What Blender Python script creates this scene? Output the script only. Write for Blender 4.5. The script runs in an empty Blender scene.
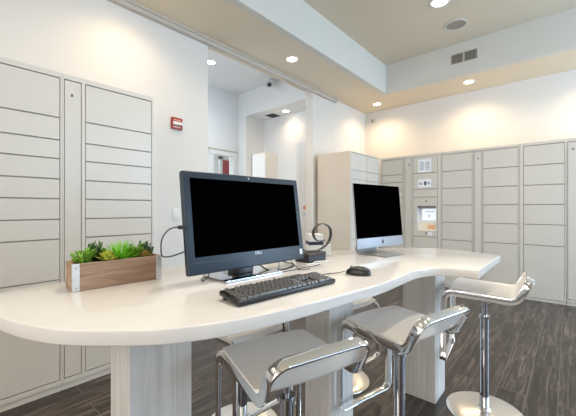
import bpy, bmesh, math, random
from mathutils import Vector, Matrix
random.seed(7)
S = bpy.context.scene
COL = S.collection
PI = math.pi
R = math.radians

# ------------------------------------------------------------------ camera
CAM_H = 1.18
cd = bpy.data.cameras.new('camera'); cam = bpy.data.objects.new('camera', cd); COL.objects.link(cam)
cd.sensor_width = 36.0; cd.lens = 20.0; cd.clip_start = 0.02; cd.clip_end = 60
cd.shift_y = 0.5 / 576
cam.location = (0, 0, CAM_H); cam.rotation_euler = (R(90), 0, R(41.2 - 90))
S.camera = cam

# ------------------------------------------------------------------ world, light, exposure
S.view_settings.view_transform = 'Standard'; S.view_settings.look = 'None'
S.view_settings.gamma = 1.0; S.view_settings.use_curve_mapping = False
S.view_settings.exposure = 0.10
W = bpy.data.worlds.new('sky'); S.world = W; W.use_nodes = True
bg = W.node_tree.nodes['Background']; bg.inputs[0].default_value = (0.62, 0.78, 1.0, 1); bg.inputs[1].default_value = 1.0

def area(name, loc, rot, sx, sy, power, color):
    l = bpy.data.lights.new(name, 'AREA'); l.shape = 'RECTANGLE'; l.size = sx; l.size_y = sy
    l.energy = power; l.color = color
    o = bpy.data.objects.new(name, l); COL.objects.link(o); o.location = loc; o.rotation_euler = rot
    return o
# front windows: daylight; back wall: warm room light; hall and vestibule: added fill
area('window_and_fill_light', (4.2, -3.14, 1.75), (R(90), 0, 0), 2.4, 2.4, 165, (0.55, 0.77, 1.0))
area('window_and_fill_light', (1.6, -3.14, 1.75), (R(90), 0, 0), 2.4, 2.4, 22, (0.55, 0.77, 1.0))
area('window_and_fill_light', (-2.14, 0.2, 1.75), (R(90), 0, R(-90)), 3.6, 2.2, 66, (1.0, 0.87, 0.70))  # warm light as from an adjoining lit room, not daylight
area('window_and_fill_light', (1.56, 4.3, 1.7), (R(90), 0, R(-90)), 1.5, 2.2, 22, (0.84, 0.92, 1.0))  # added bluish fill that brightens the hall
area('window_and_fill_light', (3.34, 5.8, 1.4), (R(90), 0, R(-90)), .7, 2.0, 12, (0.95, 0.97, 1.0))  # added fill that brightens the vestibule behind the glass door
SPOT_W = 58.0
WARM = (1.0, 0.73, 0.44)
NEUTRAL = (1.0, 0.90, 0.77)

# ------------------------------------------------------------------ materials
def lin(c):
    return tuple((x / 12.92 if x <= 0.04045 else ((x + 0.055) / 1.055) ** 2.4) for x in c)
def mat(name, color, rough=0.5, metal=0.0, spec=0.5, coat=0.0, bump=None, vary=None, emis=None):
    m = bpy.data.materials.new(name); m.use_nodes = True
    nt = m.node_tree; b = nt.nodes['Principled BSDF']
    b.inputs['Base Color'].default_value = (*color, 1)
    b.inputs['Roughness'].default_value = rough; b.inputs['Metallic'].default_value = metal
    b.inputs['Specular IOR Level'].default_value = spec; b.inputs['Coat Weight'].default_value = coat
    b.inputs['Coat Roughness'].default_value = 0.08
    tc = nt.nodes.new('ShaderNodeTexCoord')
    if vary:
        sc, amt = vary
        n = nt.nodes.new('ShaderNodeTexNoise'); n.inputs['Scale'].default_value = sc; n.inputs['Detail'].default_value = 4
        nt.links.new(tc.outputs['Object'], n.inputs['Vector'])
        r = nt.nodes.new('ShaderNodeValToRGB')
        r.color_ramp.elements[0].position = 0.3; r.color_ramp.elements[1].position = 0.7
        r.color_ramp.elements[0].color = (*[max(0, x * (1 - amt)) for x in color], 1)
        r.color_ramp.elements[1].color = (*[min(1, x * (1 + amt)) for x in color], 1)
        nt.links.new(n.outputs['Fac'], r.inputs['Fac']); nt.links.new(r.outputs['Color'], b.inputs['Base Color'])
    if bump:
        sc, st = bump
        n2 = nt.nodes.new('ShaderNodeTexNoise'); n2.inputs['Scale'].default_value = sc
        nt.links.new(tc.outputs['Object'], n2.inputs['Vector'])
        bp = nt.nodes.new('ShaderNodeBump'); bp.inputs['Strength'].default_value = st; bp.inputs['Distance'].default_value = 0.002
        nt.links.new(n2.outputs['Fac'], bp.inputs['Height']); nt.links.new(bp.outputs['Normal'], b.inputs['Normal'])
    if emis:
        b.inputs['Emission Color'].default_value = (*emis[0], 1); b.inputs['Emission Strength'].default_value = emis[1]
    return m

def wood_mat(name, stops, scale, rough=0.45, distort=1.5):
    """grain stretched along one axis: noise in a scaled space"""
    m = bpy.data.materials.new(name); m.use_nodes = True; nt = m.node_tree; b = nt.nodes['Principled BSDF']
    tc = nt.nodes.new('ShaderNodeTexCoord'); mp = nt.nodes.new('ShaderNodeMapping'); mp.inputs['Scale'].default_value = scale
    n = nt.nodes.new('ShaderNodeTexNoise'); n.inputs['Scale'].default_value = 1.0; n.inputs['Detail'].default_value = 7
    n.inputs['Roughness'].default_value = 0.6; n.inputs['Distortion'].default_value = distort
    r = nt.nodes.new('ShaderNodeValToRGB'); cr = r.color_ramp
    while len(cr.elements) > 1: cr.elements.remove(cr.elements[-1])
    cr.elements[0].position = stops[0][0]; cr.elements[0].color = (*stops[0][1], 1)
    for p, c in stops[1:]:
        e = cr.elements.new(p); e.color = (*c, 1)
    nt.links.new(tc.outputs['Object'], mp.inputs['Vector']); nt.links.new(mp.outputs['Vector'], n.inputs['Vector'])
    nt.links.new(n.outputs['Fac'], r.inputs['Fac']); nt.links.new(r.outputs['Color'], b.inputs['Base Color'])
    b.inputs['Roughness'].default_value = rough
    return m

def floor_mat():
    m = bpy.data.materials.new('dark_wood_plank_tile'); m.use_nodes = True; nt = m.node_tree; b = nt.nodes['Principled BSDF']
    N = nt.nodes.new; L = nt.links.new
    tc = N('ShaderNodeTexCoord'); mp = N('ShaderNodeMapping'); mp.inputs['Location'].default_value = (0.25, -0.046, 0)
    L(tc.outputs['Object'], mp.inputs['Vector'])
    br = N('ShaderNodeTexBrick'); br.offset = 0.37; br.offset_frequency = 2
    br.inputs['Scale'].default_value = 1.0; br.inputs['Brick Width'].default_value = 0.92; br.inputs['Row Height'].default_value = 0.152
    br.inputs['Mortar Size'].default_value = 0.0022; br.inputs['Mortar Smooth'].default_value = 0.1; br.inputs['Bias'].default_value = 0.0
    br.inputs['Color1'].default_value = (0, 0, 0, 1); br.inputs['Color2'].default_value = (1, 1, 1, 1); br.inputs['Mortar'].default_value = (0.5, 0.5, 0.5, 1)
    L(mp.outputs['Vector'], br.inputs['Vector'])
    g = N('ShaderNodeMapping'); g.inputs['Scale'].default_value = (2.2, 30, 1)
    ad = N('ShaderNodeVectorMath'); ad.operation = 'ADD'
    sc = N('ShaderNodeVectorMath'); sc.operation = 'SCALE'; sc.inputs['Scale'].default_value = 9.0
    L(br.outputs['Color'], sc.inputs[0]); L(mp.outputs['Vector'], g.inputs['Vector'])
    L(g.outputs['Vector'], ad.inputs[0]); L(sc.outputs['Vector'], ad.inputs[1])
    n = N('ShaderNodeTexNoise'); n.inputs['Scale'].default_value = 1.0; n.inputs['Detail'].default_value = 8; n.inputs['Roughness'].default_value = 0.68; n.inputs['Distortion'].default_value = 0.8
    L(ad.outputs['Vector'], n.inputs['Vector'])
    r = N('ShaderNodeValToRGB'); cr = r.color_ramp
    cr.elements[0].position = 0.30; cr.elements[0].color = (0.012, 0.008, 0.006, 1)
    cr.elements[1].position = 0.74; cr.elements[1].color = (0.19, 0.152, 0.127, 1)
    e = cr.elements.new(0.5); e.color = (0.036, 0.027, 0.022, 1)
    L(n.outputs['Fac'], r.inputs['Fac'])
    hs = N('ShaderNodeHueSaturation'); mr = N('ShaderNodeMapRange'); mr.inputs['To Min'].default_value = 0.72; mr.inputs['To Max'].default_value = 1.3
    L(br.outputs['Color'], mr.inputs['Value']); L(mr.outputs['Result'], hs.inputs['Value']); L(r.outputs['Color'], hs.inputs['Color'])
    mx = N('ShaderNodeMix'); mx.data_type = 'RGBA'
    L(br.outputs['Fac'], mx.inputs['Factor']); L(hs.outputs['Color'], mx.inputs[6]); mx.inputs[7].default_value = (0.12, 0.105, 0.095, 1)
    L(mx.outputs[2], b.inputs['Base Color'])
    b.inputs['Roughness'].default_value = 0.29
    bp = N('ShaderNodeBump'); bp.inputs['Strength'].default_value = 0.25; bp.inputs['Distance'].default_value = 0.003
    L(n.outputs['Fac'], bp.inputs['Height']); L(bp.outputs['Normal'], b.inputs['Normal'])
    return m

def brushed_disc_mat():
    """radially brushed steel of the round bases"""
    m = bpy.data.materials.new('brushed_disc_steel'); m.use_nodes = True; nt = m.node_tree; b = nt.nodes['Principled BSDF']
    b.inputs['Base Color'].default_value = (0.86, 0.83, 0.78, 1); b.inputs['Metallic'].default_value = 0.95
    b.inputs['Roughness'].default_value = 0.24; b.inputs['Anisotropic'].default_value = 0.7
    tg = nt.nodes.new('ShaderNodeTangent'); tg.direction_type = 'RADIAL'; tg.axis = 'Z'
    nt.links.new(tg.outputs['Tangent'], b.inputs['Tangent'])
    return m

M = {}
M['wall'] = mat('warm_white_wall_paint', (0.75, 0.725, 0.685), 0.7, bump=(180, 0.05))
M['hall'] = mat('white_hall_paint', (0.83, 0.83, 0.82), 0.7)
M['ceiling'] = mat('beige_ceiling_paint', (0.66, 0.58, 0.455), 0.8, bump=(160, 0.05))
M['soffit'] = mat('cream_soffit_paint', (0.74, 0.65, 0.51), 0.8, bump=(160, 0.05))
M['tray'] = mat('grey_white_paint', (0.66, 0.645, 0.595), 0.8)
M['trim'] = mat('taupe_trim_paint', (0.55, 0.50, 0.44), 0.5)
M['floor'] = floor_mat()
M['locker'] = mat('greige_powder_coat', (0.60, 0.570, 0.518), 0.36, vary=(1.2, 0.02))
M['locker_gap'] = mat('greige_recess', (0.40, 0.37, 0.33), 0.6)
M['lockside'] = mat('beige_side_panel', (0.62, 0.555, 0.47), 0.5)
M['desk'] = mat('white_quartz', (0.70, 0.675, 0.645), 0.12, spec=0.55, vary=(9, 0.015))
M['post_wood'] = wood_mat('whitewashed_wood_grain', [(0.28, (0.55, 0.525, 0.50)), (0.5, (0.66, 0.635, 0.605)), (0.72, (0.74, 0.72, 0.69))], (26, 26, 1.3), 0.4)
M['chrome'] = mat('polished_chrome', (0.88, 0.88, 0.88), 0.06, metal=1.0)
M['dark_chrome'] = mat('gas_lift_chrome', (0.50, 0.51, 0.54), 0.04, metal=1.0)  # base darkened to stand in for dark surroundings mirrored in the columns
M['disc'] = brushed_disc_mat()
M['seat'] = mat('cream_white_seat_laminate', (0.88, 0.84, 0.80), 0.22, coat=0.2)
M['black'] = mat('black_plastic', (0.012, 0.012, 0.013), 0.38)
M['rubber'] = mat('black_rubber', (0.01, 0.01, 0.01), 0.6)
M['key'] = mat('black_keycap', (0.12, 0.114, 0.105), 0.26)
M['kbcase'] = mat('black_keyboard_case', (0.006, 0.006, 0.007), 0.33)
M['slate'] = mat('slate_black_bezel', (0.011, 0.024, 0.040), 0.36)
M['screen'] = mat('black_screen', (0.0004, 0.0004, 0.0004), 0.6, spec=0.0)
M['alu'] = mat('brushed_aluminium', (0.33, 0.35, 0.39), 0.4, metal=0.4)
M['alufoot'] = mat('stand_aluminium', (0.24, 0.24, 0.24), 0.45, metal=0.1)
M['silver'] = mat('silver_marking', (0.62, 0.65, 0.68), 0.35)
M['paper'] = mat('white_paper', (0.80, 0.82, 0.86), 0.7)
M['ink'] = mat('grey_ink', (0.36, 0.40, 0.50), 0.7)
M['ink_dark'] = mat('dark_ink', (0.05, 0.06, 0.10), 0.7)
M['red'] = mat('alarm_red', (0.36, 0.018, 0.014), 0.35)
M['white_plastic'] = mat('white_plastic', (0.78, 0.77, 0.74), 0.35)
M['grey'] = mat('grey_metal', (0.22, 0.21, 0.20), 0.5)
M['vent'] = mat('taupe_vent', (0.30, 0.27, 0.23), 0.5)
M['vent_dark'] = mat('vent_shadow_duct', (0.03, 0.028, 0.025), 0.8)
M['planter'] = wood_mat('reclaimed_wood', [(0.28, (0.17, 0.095, 0.055)), (0.5, (0.31, 0.195, 0.125)), (0.72, (0.45, 0.33, 0.235))], (3.2, 30, 30), 0.6, 0.8)
M['galv'] = mat('galvanised_strip', (0.62, 0.62, 0.60), 0.38, metal=0.7, vary=(40, 0.1))
M['soil'] = mat('dark_soil', (0.022, 0.018, 0.010), 0.9, bump=(90, 0.6))
M['g_bright'] = mat('bright_green_leaf', (0.25, 0.68, 0.03), 0.5, vary=(45, 0.3))
M['g_mid'] = mat('mid_green_leaf', (0.20, 0.40, 0.035), 0.5, vary=(45, 0.35))
M['g_dark'] = mat('dark_green_leaf', (0.06, 0.15, 0.035), 0.5, vary=(45, 0.4))
M['g_yellow'] = mat('yellow_green_leaf', (0.42, 0.46, 0.06), 0.5, vary=(45, 0.25))
M['g_tan'] = mat('olive_tan_leaf', (0.36, 0.26, 0.06), 0.5, vary=(45, 0.3))
M['box'] = mat('charcoal_box', (0.018, 0.020, 0.028), 0.5)
M['boxedge'] = mat('brown_box_side', (0.05, 0.035, 0.028), 0.5)
M['carton'] = mat('white_carton', (0.72, 0.71, 0.69), 0.5)
M['navy'] = mat('navy_band', (0.02, 0.026, 0.045), 0.5)
M['hoop'] = mat('dark_bronze_band', (0.028, 0.024, 0.019), 0.35)
M['doorred'] = mat('red_door_paint', (0.46, 0.06, 0.07), 0.5)
M['orange'] = mat('orange_print_and_glow', (0.75, 0.25, 0.10), 0.6)
M['peach'] = mat('peach_painted_glow', (0.78, 0.45, 0.26), 0.6)
M['cream'] = mat('cream_print', (0.80, 0.72, 0.58), 0.6)
M['lens'] = mat('lamp_lens', (1, 0.95, 0.85), 0.5, emis=((1.0, 0.86, 0.64), 14.0))
M['lcd'] = mat('lit_screen', (0.1, 0.1, 0.1), 0.4, emis=((0.86, 0.94, 1.0), 0.95))
M['lcd_ink'] = mat('screen_graphic', (0.1, 0.1, 0.1), 0.4, emis=((0.42, 0.55, 0.62), 0.8))
M['frost'] = mat('pale_panel', (0.78, 0.79, 0.80), 0.4)
M['glass'] = None
def glass():
    m = bpy.data.materials.new('clear_door_glass'); m.use_nodes = True; nt = m.node_tree
    nt.nodes.remove(nt.nodes['Principled BSDF'])
    t = nt.nodes.new('ShaderNodeBsdfTransparent'); t.inputs[0].default_value = (0.95, 0.98, 0.97, 1)
    g = nt.nodes.new('ShaderNodeBsdfGlossy'); g.inputs['Roughness'].default_value = 0.05
    f = nt.nodes.new('ShaderNodeFresnel'); f.inputs['IOR'].default_value = 1.25
    x = nt.nodes.new('ShaderNodeMixShader')
    nt.links.new(f.outputs[0], x.inputs[0]); nt.links.new(t.outputs[0], x.inputs[1]); nt.links.new(g.outputs[0], x.inputs[2])
    nt.links.new(x.outputs[0], nt.nodes['Material Output'].inputs['Surface'])
    return m
M['glass'] = glass()

# ------------------------------------------------------------------ mesh helpers
class MB:
    def __init__(s): s.bm = bmesh.new()
    def box(s, x0, x1, y0, y1, z0, z1, bev=0.0, seg=2, mtx=None):
        b = bmesh.new(); bmesh.ops.create_cube(b, size=1)
        bmesh.ops.scale(b, vec=(x1 - x0, y1 - y0, z1 - z0), verts=b.verts)
        bmesh.ops.translate(b, vec=((x0 + x1) / 2, (y0 + y1) / 2, (z0 + z1) / 2), verts=b.verts)
        if bev > 0: bmesh.ops.bevel(b, geom=b.edges[:], offset=bev, segments=seg, profile=0.5, affect='EDGES')
        return s._add(b, mtx)
    def _add(s, b, mtx=None):
        if mtx is not None: bmesh.ops.transform(b, matrix=mtx, verts=b.verts)
        me = bpy.data.meshes.new('tmp'); b.to_mesh(me); b.free(); s.bm.from_mesh(me); bpy.data.meshes.remove(me); return s
    def lathe(s, prof, seg=32, mtx=None, cap=True):
        b = bmesh.new(); rings = []
        for r, z in prof:
            if r < 1e-6: rings.append([b.verts.new((0, 0, z))])
            else: rings.append([b.verts.new((r * math.cos(2 * PI * k / seg), r * math.sin(2 * PI * k / seg), z)) for k in range(seg)])
        for a, c in zip(rings[:-1], rings[1:]):
            for k in range(seg):
                k2 = (k + 1) % seg
                if len(a) == 1 and len(c) == 1: continue
                if len(a) == 1: b.faces.new((a[0], c[k], c[k2]))
                elif len(c) == 1: b.faces.new((a[k], a[k2], c[0]))
                else: b.faces.new((a[k], a[k2], c[k2], c[k]))
        bmesh.ops.recalc_face_normals(b, faces=b.faces)
        return s._add(b, mtx)
    def tube(s, pts, r, seg=8, closed=False):
        pts = [Vector(p) for p in pts]; b = bmesh.new(); rings = []; n = len(pts); up = None
        for i, p in enumerate(pts):
            a = pts[i - 1] if (i > 0 or closed) else p; c = pts[(i + 1) % n] if (i < n - 1 or closed) else p
            t = (c - a).normalized()
            if up is None:
                up = Vector((0, 0, 1)) if abs(t.z) < 0.9 else Vector((1, 0, 0))
            sd = t.cross(up).normalized(); up = sd.cross(t).normalized()
            rings.append([b.verts.new(p + (sd * math.cos(2 * PI * k / seg) + up * math.sin(2 * PI * k / seg)) * r) for k in range(seg)])
        m = n if closed else n - 1
        for i in range(m):
            A, B = rings[i], rings[(i + 1) % n]
            for k in range(seg): b.faces.new((A[k], A[(k + 1) % seg], B[(k + 1) % seg], B[k]))
        if not closed: b.faces.new(rings[0][::-1]); b.faces.new(rings[-1])
        bmesh.ops.recalc_face_normals(b, faces=b.faces)
        return s._add(b)
    def prism(s, poly, z0, z1, bev=0.0, seg=3, mtx=None):
        b = bmesh.new(); lo = [b.verts.new((x, y, z0)) for x, y in poly]; hi = [b.verts.new((x, y, z1)) for x, y in poly]
        b.faces.new(lo[::-1]); top = b.faces.new(hi); n = len(poly)
        for i in range(n): b.faces.new((lo[i], lo[(i + 1) % n], hi[(i + 1) % n], hi[i]))
        bmesh.ops.recalc_face_normals(b, faces=b.faces)
        if bev:
            es = [e for e in b.edges if abs(e.verts[0].co.z - e.verts[1].co.z) < 1e-6]
            bmesh.ops.bevel(b, geom=es, offset=bev, segments=seg, profile=0.5, affect='EDGES')
        return s._add(b, mtx)
    def build(s, name, m, parent=None, smooth=None, loc=None, rot=None):
        me = bpy.data.meshes.new(name)
        s.bm.to_mesh(me); s.bm.free(); me.materials.append(m)
        if smooth:
            for p in me.polygons: p.use_smooth = True
            try: me.set_sharp_from_angle(angle=R(smooth))
            except Exception: pass
        o = bpy.data.objects.new(name, me); COL.objects.link(o)
        if parent: o.parent = parent
        if loc is not None: o.location = loc
        if rot is not None: o.rotation_euler = rot
        return o

def thing(name, label, cat, loc=(0, 0, 0), rz=0.0, group=None):
    o = bpy.data.objects.new(name, None); COL.objects.link(o); o.empty_display_size = 0.1
    o.location = loc; o.rotation_euler = (0, 0, rz); tag(o, label, cat, group); return o
def tag(o, label, cat, group=None):
    o['label'] = label; o['category'] = cat
    if group: o['group'] = group
    return o
def struct(name, mb, m, smooth=None):
    o = mb.build(name, m, smooth=smooth); o['kind'] = 'structure'; return o
def kids(o): return [c for c in COL.objects if c.parent == o]
def copy_tree(o, parent=None):
    c = o.copy(); COL.objects.link(c)
    if parent: c.parent = parent
    for ch in kids(o): copy_tree(ch, c)
    return c
def text_mesh(name, body, size, m, parent, loc, rot, extrude=0.0006):
    cu = bpy.data.curves.new(name, 'FONT'); cu.body = body; cu.size = size; cu.align_x = 'CENTER'; cu.align_y = 'CENTER'; cu.extrude = extrude
    t = bpy.data.objects.new(name, cu); COL.objects.link(t)
    bpy.context.view_layer.update()
    me = bpy.data.meshes.new_from_object(t.evaluated_get(bpy.context.evaluated_depsgraph_get()))
    bpy.data.objects.remove(t); me.materials.clear(); me.materials.append(m); me.name = name
    o = bpy.data.objects.new(name, me); COL.objects.link(o); o.parent = parent; o.location = loc; o.rotation_euler = rot
    return o
def spline(pts, n=10):
    pts = [Vector(p) for p in pts]; out = []
    for i in range(len(pts) - 1):
        p0 = pts[max(i - 1, 0)]; p1 = pts[i]; p2 = pts[i + 1]; p3 = pts[min(i + 2, len(pts) - 1)]
        for k in range(n):
            t = k / n
            out.append(0.5 * ((2 * p1) + (p2 - p0) * t + (2 * p0 - 5 * p1 + 4 * p2 - p3) * t * t + (3 * p1 - p0 - 3 * p2 + p3) * t ** 3))
    out.append(pts[-1]); return out

# ------------------------------------------------------------------ room shell
XW, YW, XB, YB = 5.93, 3.10, -2.2, -3.2      # inner faces of the four walls
ZS, ZT = 3.10, 3.565                          # soffit and tray heights
TX0, TX1, TY0, TY1 = -1.45, 5.10, -2.4, 2.29  # tray opening
struct('floor', MB().box(-2.4, 6.2, -3.4, 6.6, -0.08, 0.0), M['floor'])
struct('ceiling', MB().box(TX0 - 0.1, TX1 + 0.1, TY0 - 0.1, TY1 + 0.1, ZT, ZT + 0.08), M['ceiling'])
s = MB(); s.box(XB - .15, TX0, YB - .15, YW + .15, ZS, ZS + .02); s.box(TX1, XW + .15, YB - .15, YW + .15, ZS, ZS + .02)
s.box(TX0, TX1, YB - .15, TY0, ZS, ZS + .02); s.box(TX0, TX1, TY1, YW + .15, ZS, ZS + .02)
struct('ceiling_soffit', s, M['soffit'])
s = MB(); z0 = ZS - .001; e = .003
s.box(TX0 - .08, TX0 + e, TY0 - .08, TY1 + .08, z0, ZT); s.box(TX1 - e, TX1 + .08, TY0 - .08, TY1 + .08, z0, ZT)
s.box(TX0 + e, TX1 - e, TY0 - .08, TY0 + e, z0, ZT); s.box(TX0 + e, TX1 - e, TY1 - e, TY1 + .08, z0, ZT)
struct('ceiling_tray_side', s, M['tray'])
OX0, OX1 = 2.15, 4.15
s = MB(); s.box(XB - .15, OX0, YW, YW + .15, 0, ZS); s.box(OX1, XW + .15, YW, YW + .15, 0, ZS)
struct('wall_left', s, M['wall'])
struct('wall_right', MB().box(XW, XW + .15, YB - .15, YW, 0, ZS), M['wall'])
def holed_wall(name, axis, pos, th, a0, a1, holes, z1=ZS):
    s = MB()
    def bx(u0, u1, za, zb):
        if axis == 'y': s.box(u0, u1, pos - th, pos, za, zb)
        else: s.box(pos - th, pos, u0, u1, za, zb)
    cur = a0
    for h0, h1, hz0, hz1 in holes:
        bx(cur, h0, 0, z1); bx(h0, h1, 0, hz0); bx(h0, h1, hz1, z1); cur = h1
    bx(cur, a1, 0, z1)
    struct(name, s, M['wall'])
holed_wall('wall_front', 'y', YB, .15, XB - .15, XW + .15, [(.4, 2.8, .5, 2.95), (3.0, 5.4, .5, 2.95)])
holed_wall('wall_back', 'x', XB, .15, YB, YW, [(-1.6, 2.0, .6, 2.9)])
k = 1
for (x0, x1) in ((.4, 2.8), (3.0, 5.4)):
    s = MB(); y = YB
    for a, b_ in ((x0, x0 + .05), (x1 - .05, x1), ((x0 + x1) / 2 - .025, (x0 + x1) / 2 + .025)): s.box(a, b_, y - .1, y - .04, .5, 2.95)
    s.box(x0, x1, y - .1, y - .04, .5, .56); s.box(x0, x1, y - .1, y - .04, 2.89, 2.95)
    struct('window_%d' % k, s, M['white_plastic']); k += 1
s = MB()
for a, b_ in ((-1.6, -1.55), (1.95, 2.0), (.18, .23)): s.box(XB - .1, XB - .04, a, b_, .6, 2.9)
s.box(XB - .1, XB - .04, -1.6, 2, .6, .66); s.box(XB - .1, XB - .04, -1.6, 2, 2.84, 2.9)
struct('window_3', s, M['white_plastic'])
# sliding panel track along the head of the left wall
s = MB(); s.box(XB, 4.80, YW - .055, YW - .001, ZS - .062, ZS - .0005, .004); s.box(XB, 4.80, YW - .07, YW - .055, ZS - .022, ZS - .0005)
struct('trim_1', s, M['trim'])
# hall beyond the opening
HX, HY = 4.37, 5.22
s = MB(); s.box(1.5, 3.70, HY, HY + .15, 0, ZT); s.box(4.28, 5.42, HY, HY + .15, 0, ZT); s.box(3.70, 4.28, HY, HY + .15, 2.30, ZT)
struct('wall_hall_left', s, M['hall'])
s = MB(); s.box(HX, HX + .12, 4.97, HY, 0, ZT); s.box(HX, HX + .12, YW + .15, 3.40, 0, ZT); s.box(HX, HX + .12, 3.40, 4.97, 3.08, ZT)
struct('wall_hall_end', s, M['hall'])
s = MB(); s.box(4.88, 5.0, 3.3, 5.1, 0, 3.2); s.box(HX + .12, 4.88, 4.97, 5.1, 0, 3.2); s.box(HX + .12, 4.88, 3.28, 3.40, 0, 3.2)
struct('wall_alcove', s, M['hall'])
struct('ceiling_alcove', MB().box(HX + .12, 4.9, 3.38, 5.0, 3.08, 3.2), M['hall'])
s = MB(); s.box(1.35, 1.5, YW + .15, 3.5, 0, ZT); s.box(1.35, 1.5, 5.1, 6.4, 0, ZT); s.box(1.35, 1.5, 3.5, 5.1, 0, .55); s.box(1.35, 1.5, 3.5, 5.1, 2.85, ZT)
struct('wall_hall_right', s, M['hall'])
s = MB()
for a, b_ in ((3.5, 3.55), (5.05, 5.1), (4.28, 4.32)): s.box(1.40, 1.46, a, b_, .55, 2.85)
s.box(1.40, 1.46, 3.5, 5.1, .55, .60); s.box(1.40, 1.46, 3.5, 5.1, 2.80, 2.85)
struct('window_4', s, M['white_plastic'])  # unseen window added to go with the hall fill light
s = MB(); s.box(3.20, 3.26, 5.45, 5.49, .4, 2.4); s.box(3.20, 3.26, 6.11, 6.15, .4, 2.4); s.box(3.20, 3.26, 5.49, 6.11, .4, .44); s.box(3.20, 3.26, 5.49, 6.11, 2.36, 2.4)
struct('window_5', s, M['white_plastic'])  # unseen opening and frame invented for the vestibule fill light
s = MB(); s.box(1.3, HX + .2, YW + .002, HY + .2, ZT, ZT + .1)
struct('ceiling_hall', s, M['hall'])
s = MB(); s.box(1.3, HX + .12, YW + .09, YW + .149, ZS + .02, ZT)
struct('wall_hall_header', s, M['hall'])
# vestibule behind the glass door of the hall
s = MB(); s.box(3.3, 5.3, 6.2, 6.32, 0, 2.6); s.box(3.18, 3.3, HY + .15, 5.45, 0, 2.6); s.box(3.18, 3.3, 6.15, 6.32, 0, 2.6); s.box(3.18, 3.3, 5.45, 6.15, 0, .4); s.box(3.18, 3.3, 5.45, 6.15, 2.4, 2.6); s.box(5.3, 5.42, HY + .15, 6.32, 0, 2.6)
struct('wall_vestibule', s, M['hall'])
struct('ceiling_vestibule', MB().box(3.18, 5.42, HY + .15, 6.32, 2.6, 2.7), M['hall'])
s = MB(); s.box(3.70, 3.75, HY - .02, HY + .12, 0, 2.30); s.box(4.23, 4.28, HY - .02, HY + .12, 0, 2.30); s.box(3.64, 4.34, HY - .03, HY + .12, 2.25, 2.33)
d1 = struct('door_1', s, M['hall'])
MB().box(3.75, 4.23, HY + .03, HY + .04, 0.02, 2.25).build('glass_pane', M['glass'], d1)
MB().box(3.60, 4.34, HY - .035, HY - .02, 2.325, 2.36).build('head_rail', M['trim'], d1)
s = MB(); s.box(4.61, 4.68, 6.15, 6.2, 0, 2.42); s.box(5.02, 5.09, 6.15, 6.2, 0, 2.42); s.box(4.61, 5.09, 6.15, 6.2, 2.34, 2.42)
d2 = struct('door_2', s, M['hall'])
MB().box(4.685, 5.015, 6.165, 6.195, 0.01, 2.335, .004).build('door_leaf', M['doorred'], d2)

# ------------------------------------------------------------------ parcel lockers
def locker_tower(label, origin, rz, width, depth, cells, panels=(), group=None, gap=.007, H=2.055, top=2.02, side=None):
    """local frame: x along the face, front face at y=0 facing -y, body behind. cells: (x0,x1,[z...])"""
    t = thing('parcel_locker', label, 'locker', origin, rz, group)
    body = MB()
    body.box(0.001, width - .001, .016, depth, 0.0, H - .001)
    body.build('body', M['lockside'] if side else M['locker_gap'], t)
    fr = MB(); xs = sorted([(c[0], c[1]) for c in cells] + [(p[0], p[1]) for p in panels]); cur = 0.0
    for a, b_ in xs:
        if a - cur > .002: fr.box(cur + .0006, a, 0, .0158, .042, H)
        cur = b_
    if width - cur > .002: fr.box(cur, width - .0006, 0, .0158, .042, H)
    for a, b_ in xs: fr.box(a, b_, 0, .0158, .042, .072); fr.box(a, b_, 0, .0158, top + gap * .5, H)
    fr.build('frame', M['lockside'] if side == 'frame' else M['locker'], t)
    MB().box(0.001, width - .001, .008, .0158, 0, .0395).build('plinth', M['locker'], t)
    for x0, x1, zs in cells:
        for a, b_ in zip(zs[:-1], zs[1:]):
            MB().box(x0 + gap / 2, x1 - gap / 2, 0.0, .015, a + gap / 2, b_ - gap / 2, .0012, 1).build('door', M['locker'], t)
    for p in panels:
        x0, x1 = p[0], p[1]
        pn = MB().box(x0 + gap / 2, x1 - gap / 2, 0.0, .015, .074 + gap / 2, top - gap / 2, .0012, 1).build('service_panel', M['locker'], t)
        if p[2]:
            lx, lz = p[2]
            lk = MB().lathe([(0, 0), (.011, 0), (.011, .003), (.009, .005), (.005, .005), (.005, .003), (0, .003)], 16, Matrix.Translation((lx, -.0002, lz)) @ Matrix.Rotation(R(90), 4, 'X')).build('lock', M['grey'] if p[3] else M['chrome'], pn, 40)
            MB().box(lx - .0045, lx + .0045, -.0056, -.0040, lz - .0045, lz + .0045).build('keyhole', M['ink_dark'], lk)
    return t
ZL = [.074, .72, .983, 1.11, 1.242, 1.369, 1.499, 1.62, 1.764, 2.02]
ZR = [.066, .71, .975, 1.23, 1.48, 1.735, 1.99]
YL, XR = 2.462, 5.17
G1 = 'parcel locker towers along the left wall'; G2 = 'parcel locker towers along the far wall'
locker_tower('tall greige parcel locker tower cut off by the photo edge, behind the rounded desk end', (-.02, YL, 0), 0, .615, .60, [(.15, .605, ZL)], group=G1, gap=.008, H=2.056)
locker_tower('greige parcel locker tower with narrow lock panel, behind the succulent planter', (.595, YL, 0), 0, .605, .60, [(.131, .592, ZL)], [(.010, .110, (.053, 1.925), False)], group=G1, gap=.008, H=2.056)
# corner return, facing the same way as the left wall lockers
yr = 2.43
locker_tower('parcel locker tower showing its beige side panel, behind the aluminium desktop computer', (4.185, yr, 0), 0, .515, .60, [(.02, .505, ZL)], [], 'parcel locker towers in the corner', gap=.010, H=2.04, side=True)
locker_tower('narrow parcel locker tower in the inner corner beside the one with a beige side', (4.700, yr, 0), 0, .455, .60, [(.01, .44, ZL)], [], 'parcel locker towers in the corner', gap=.010, H=2.04)
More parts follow.
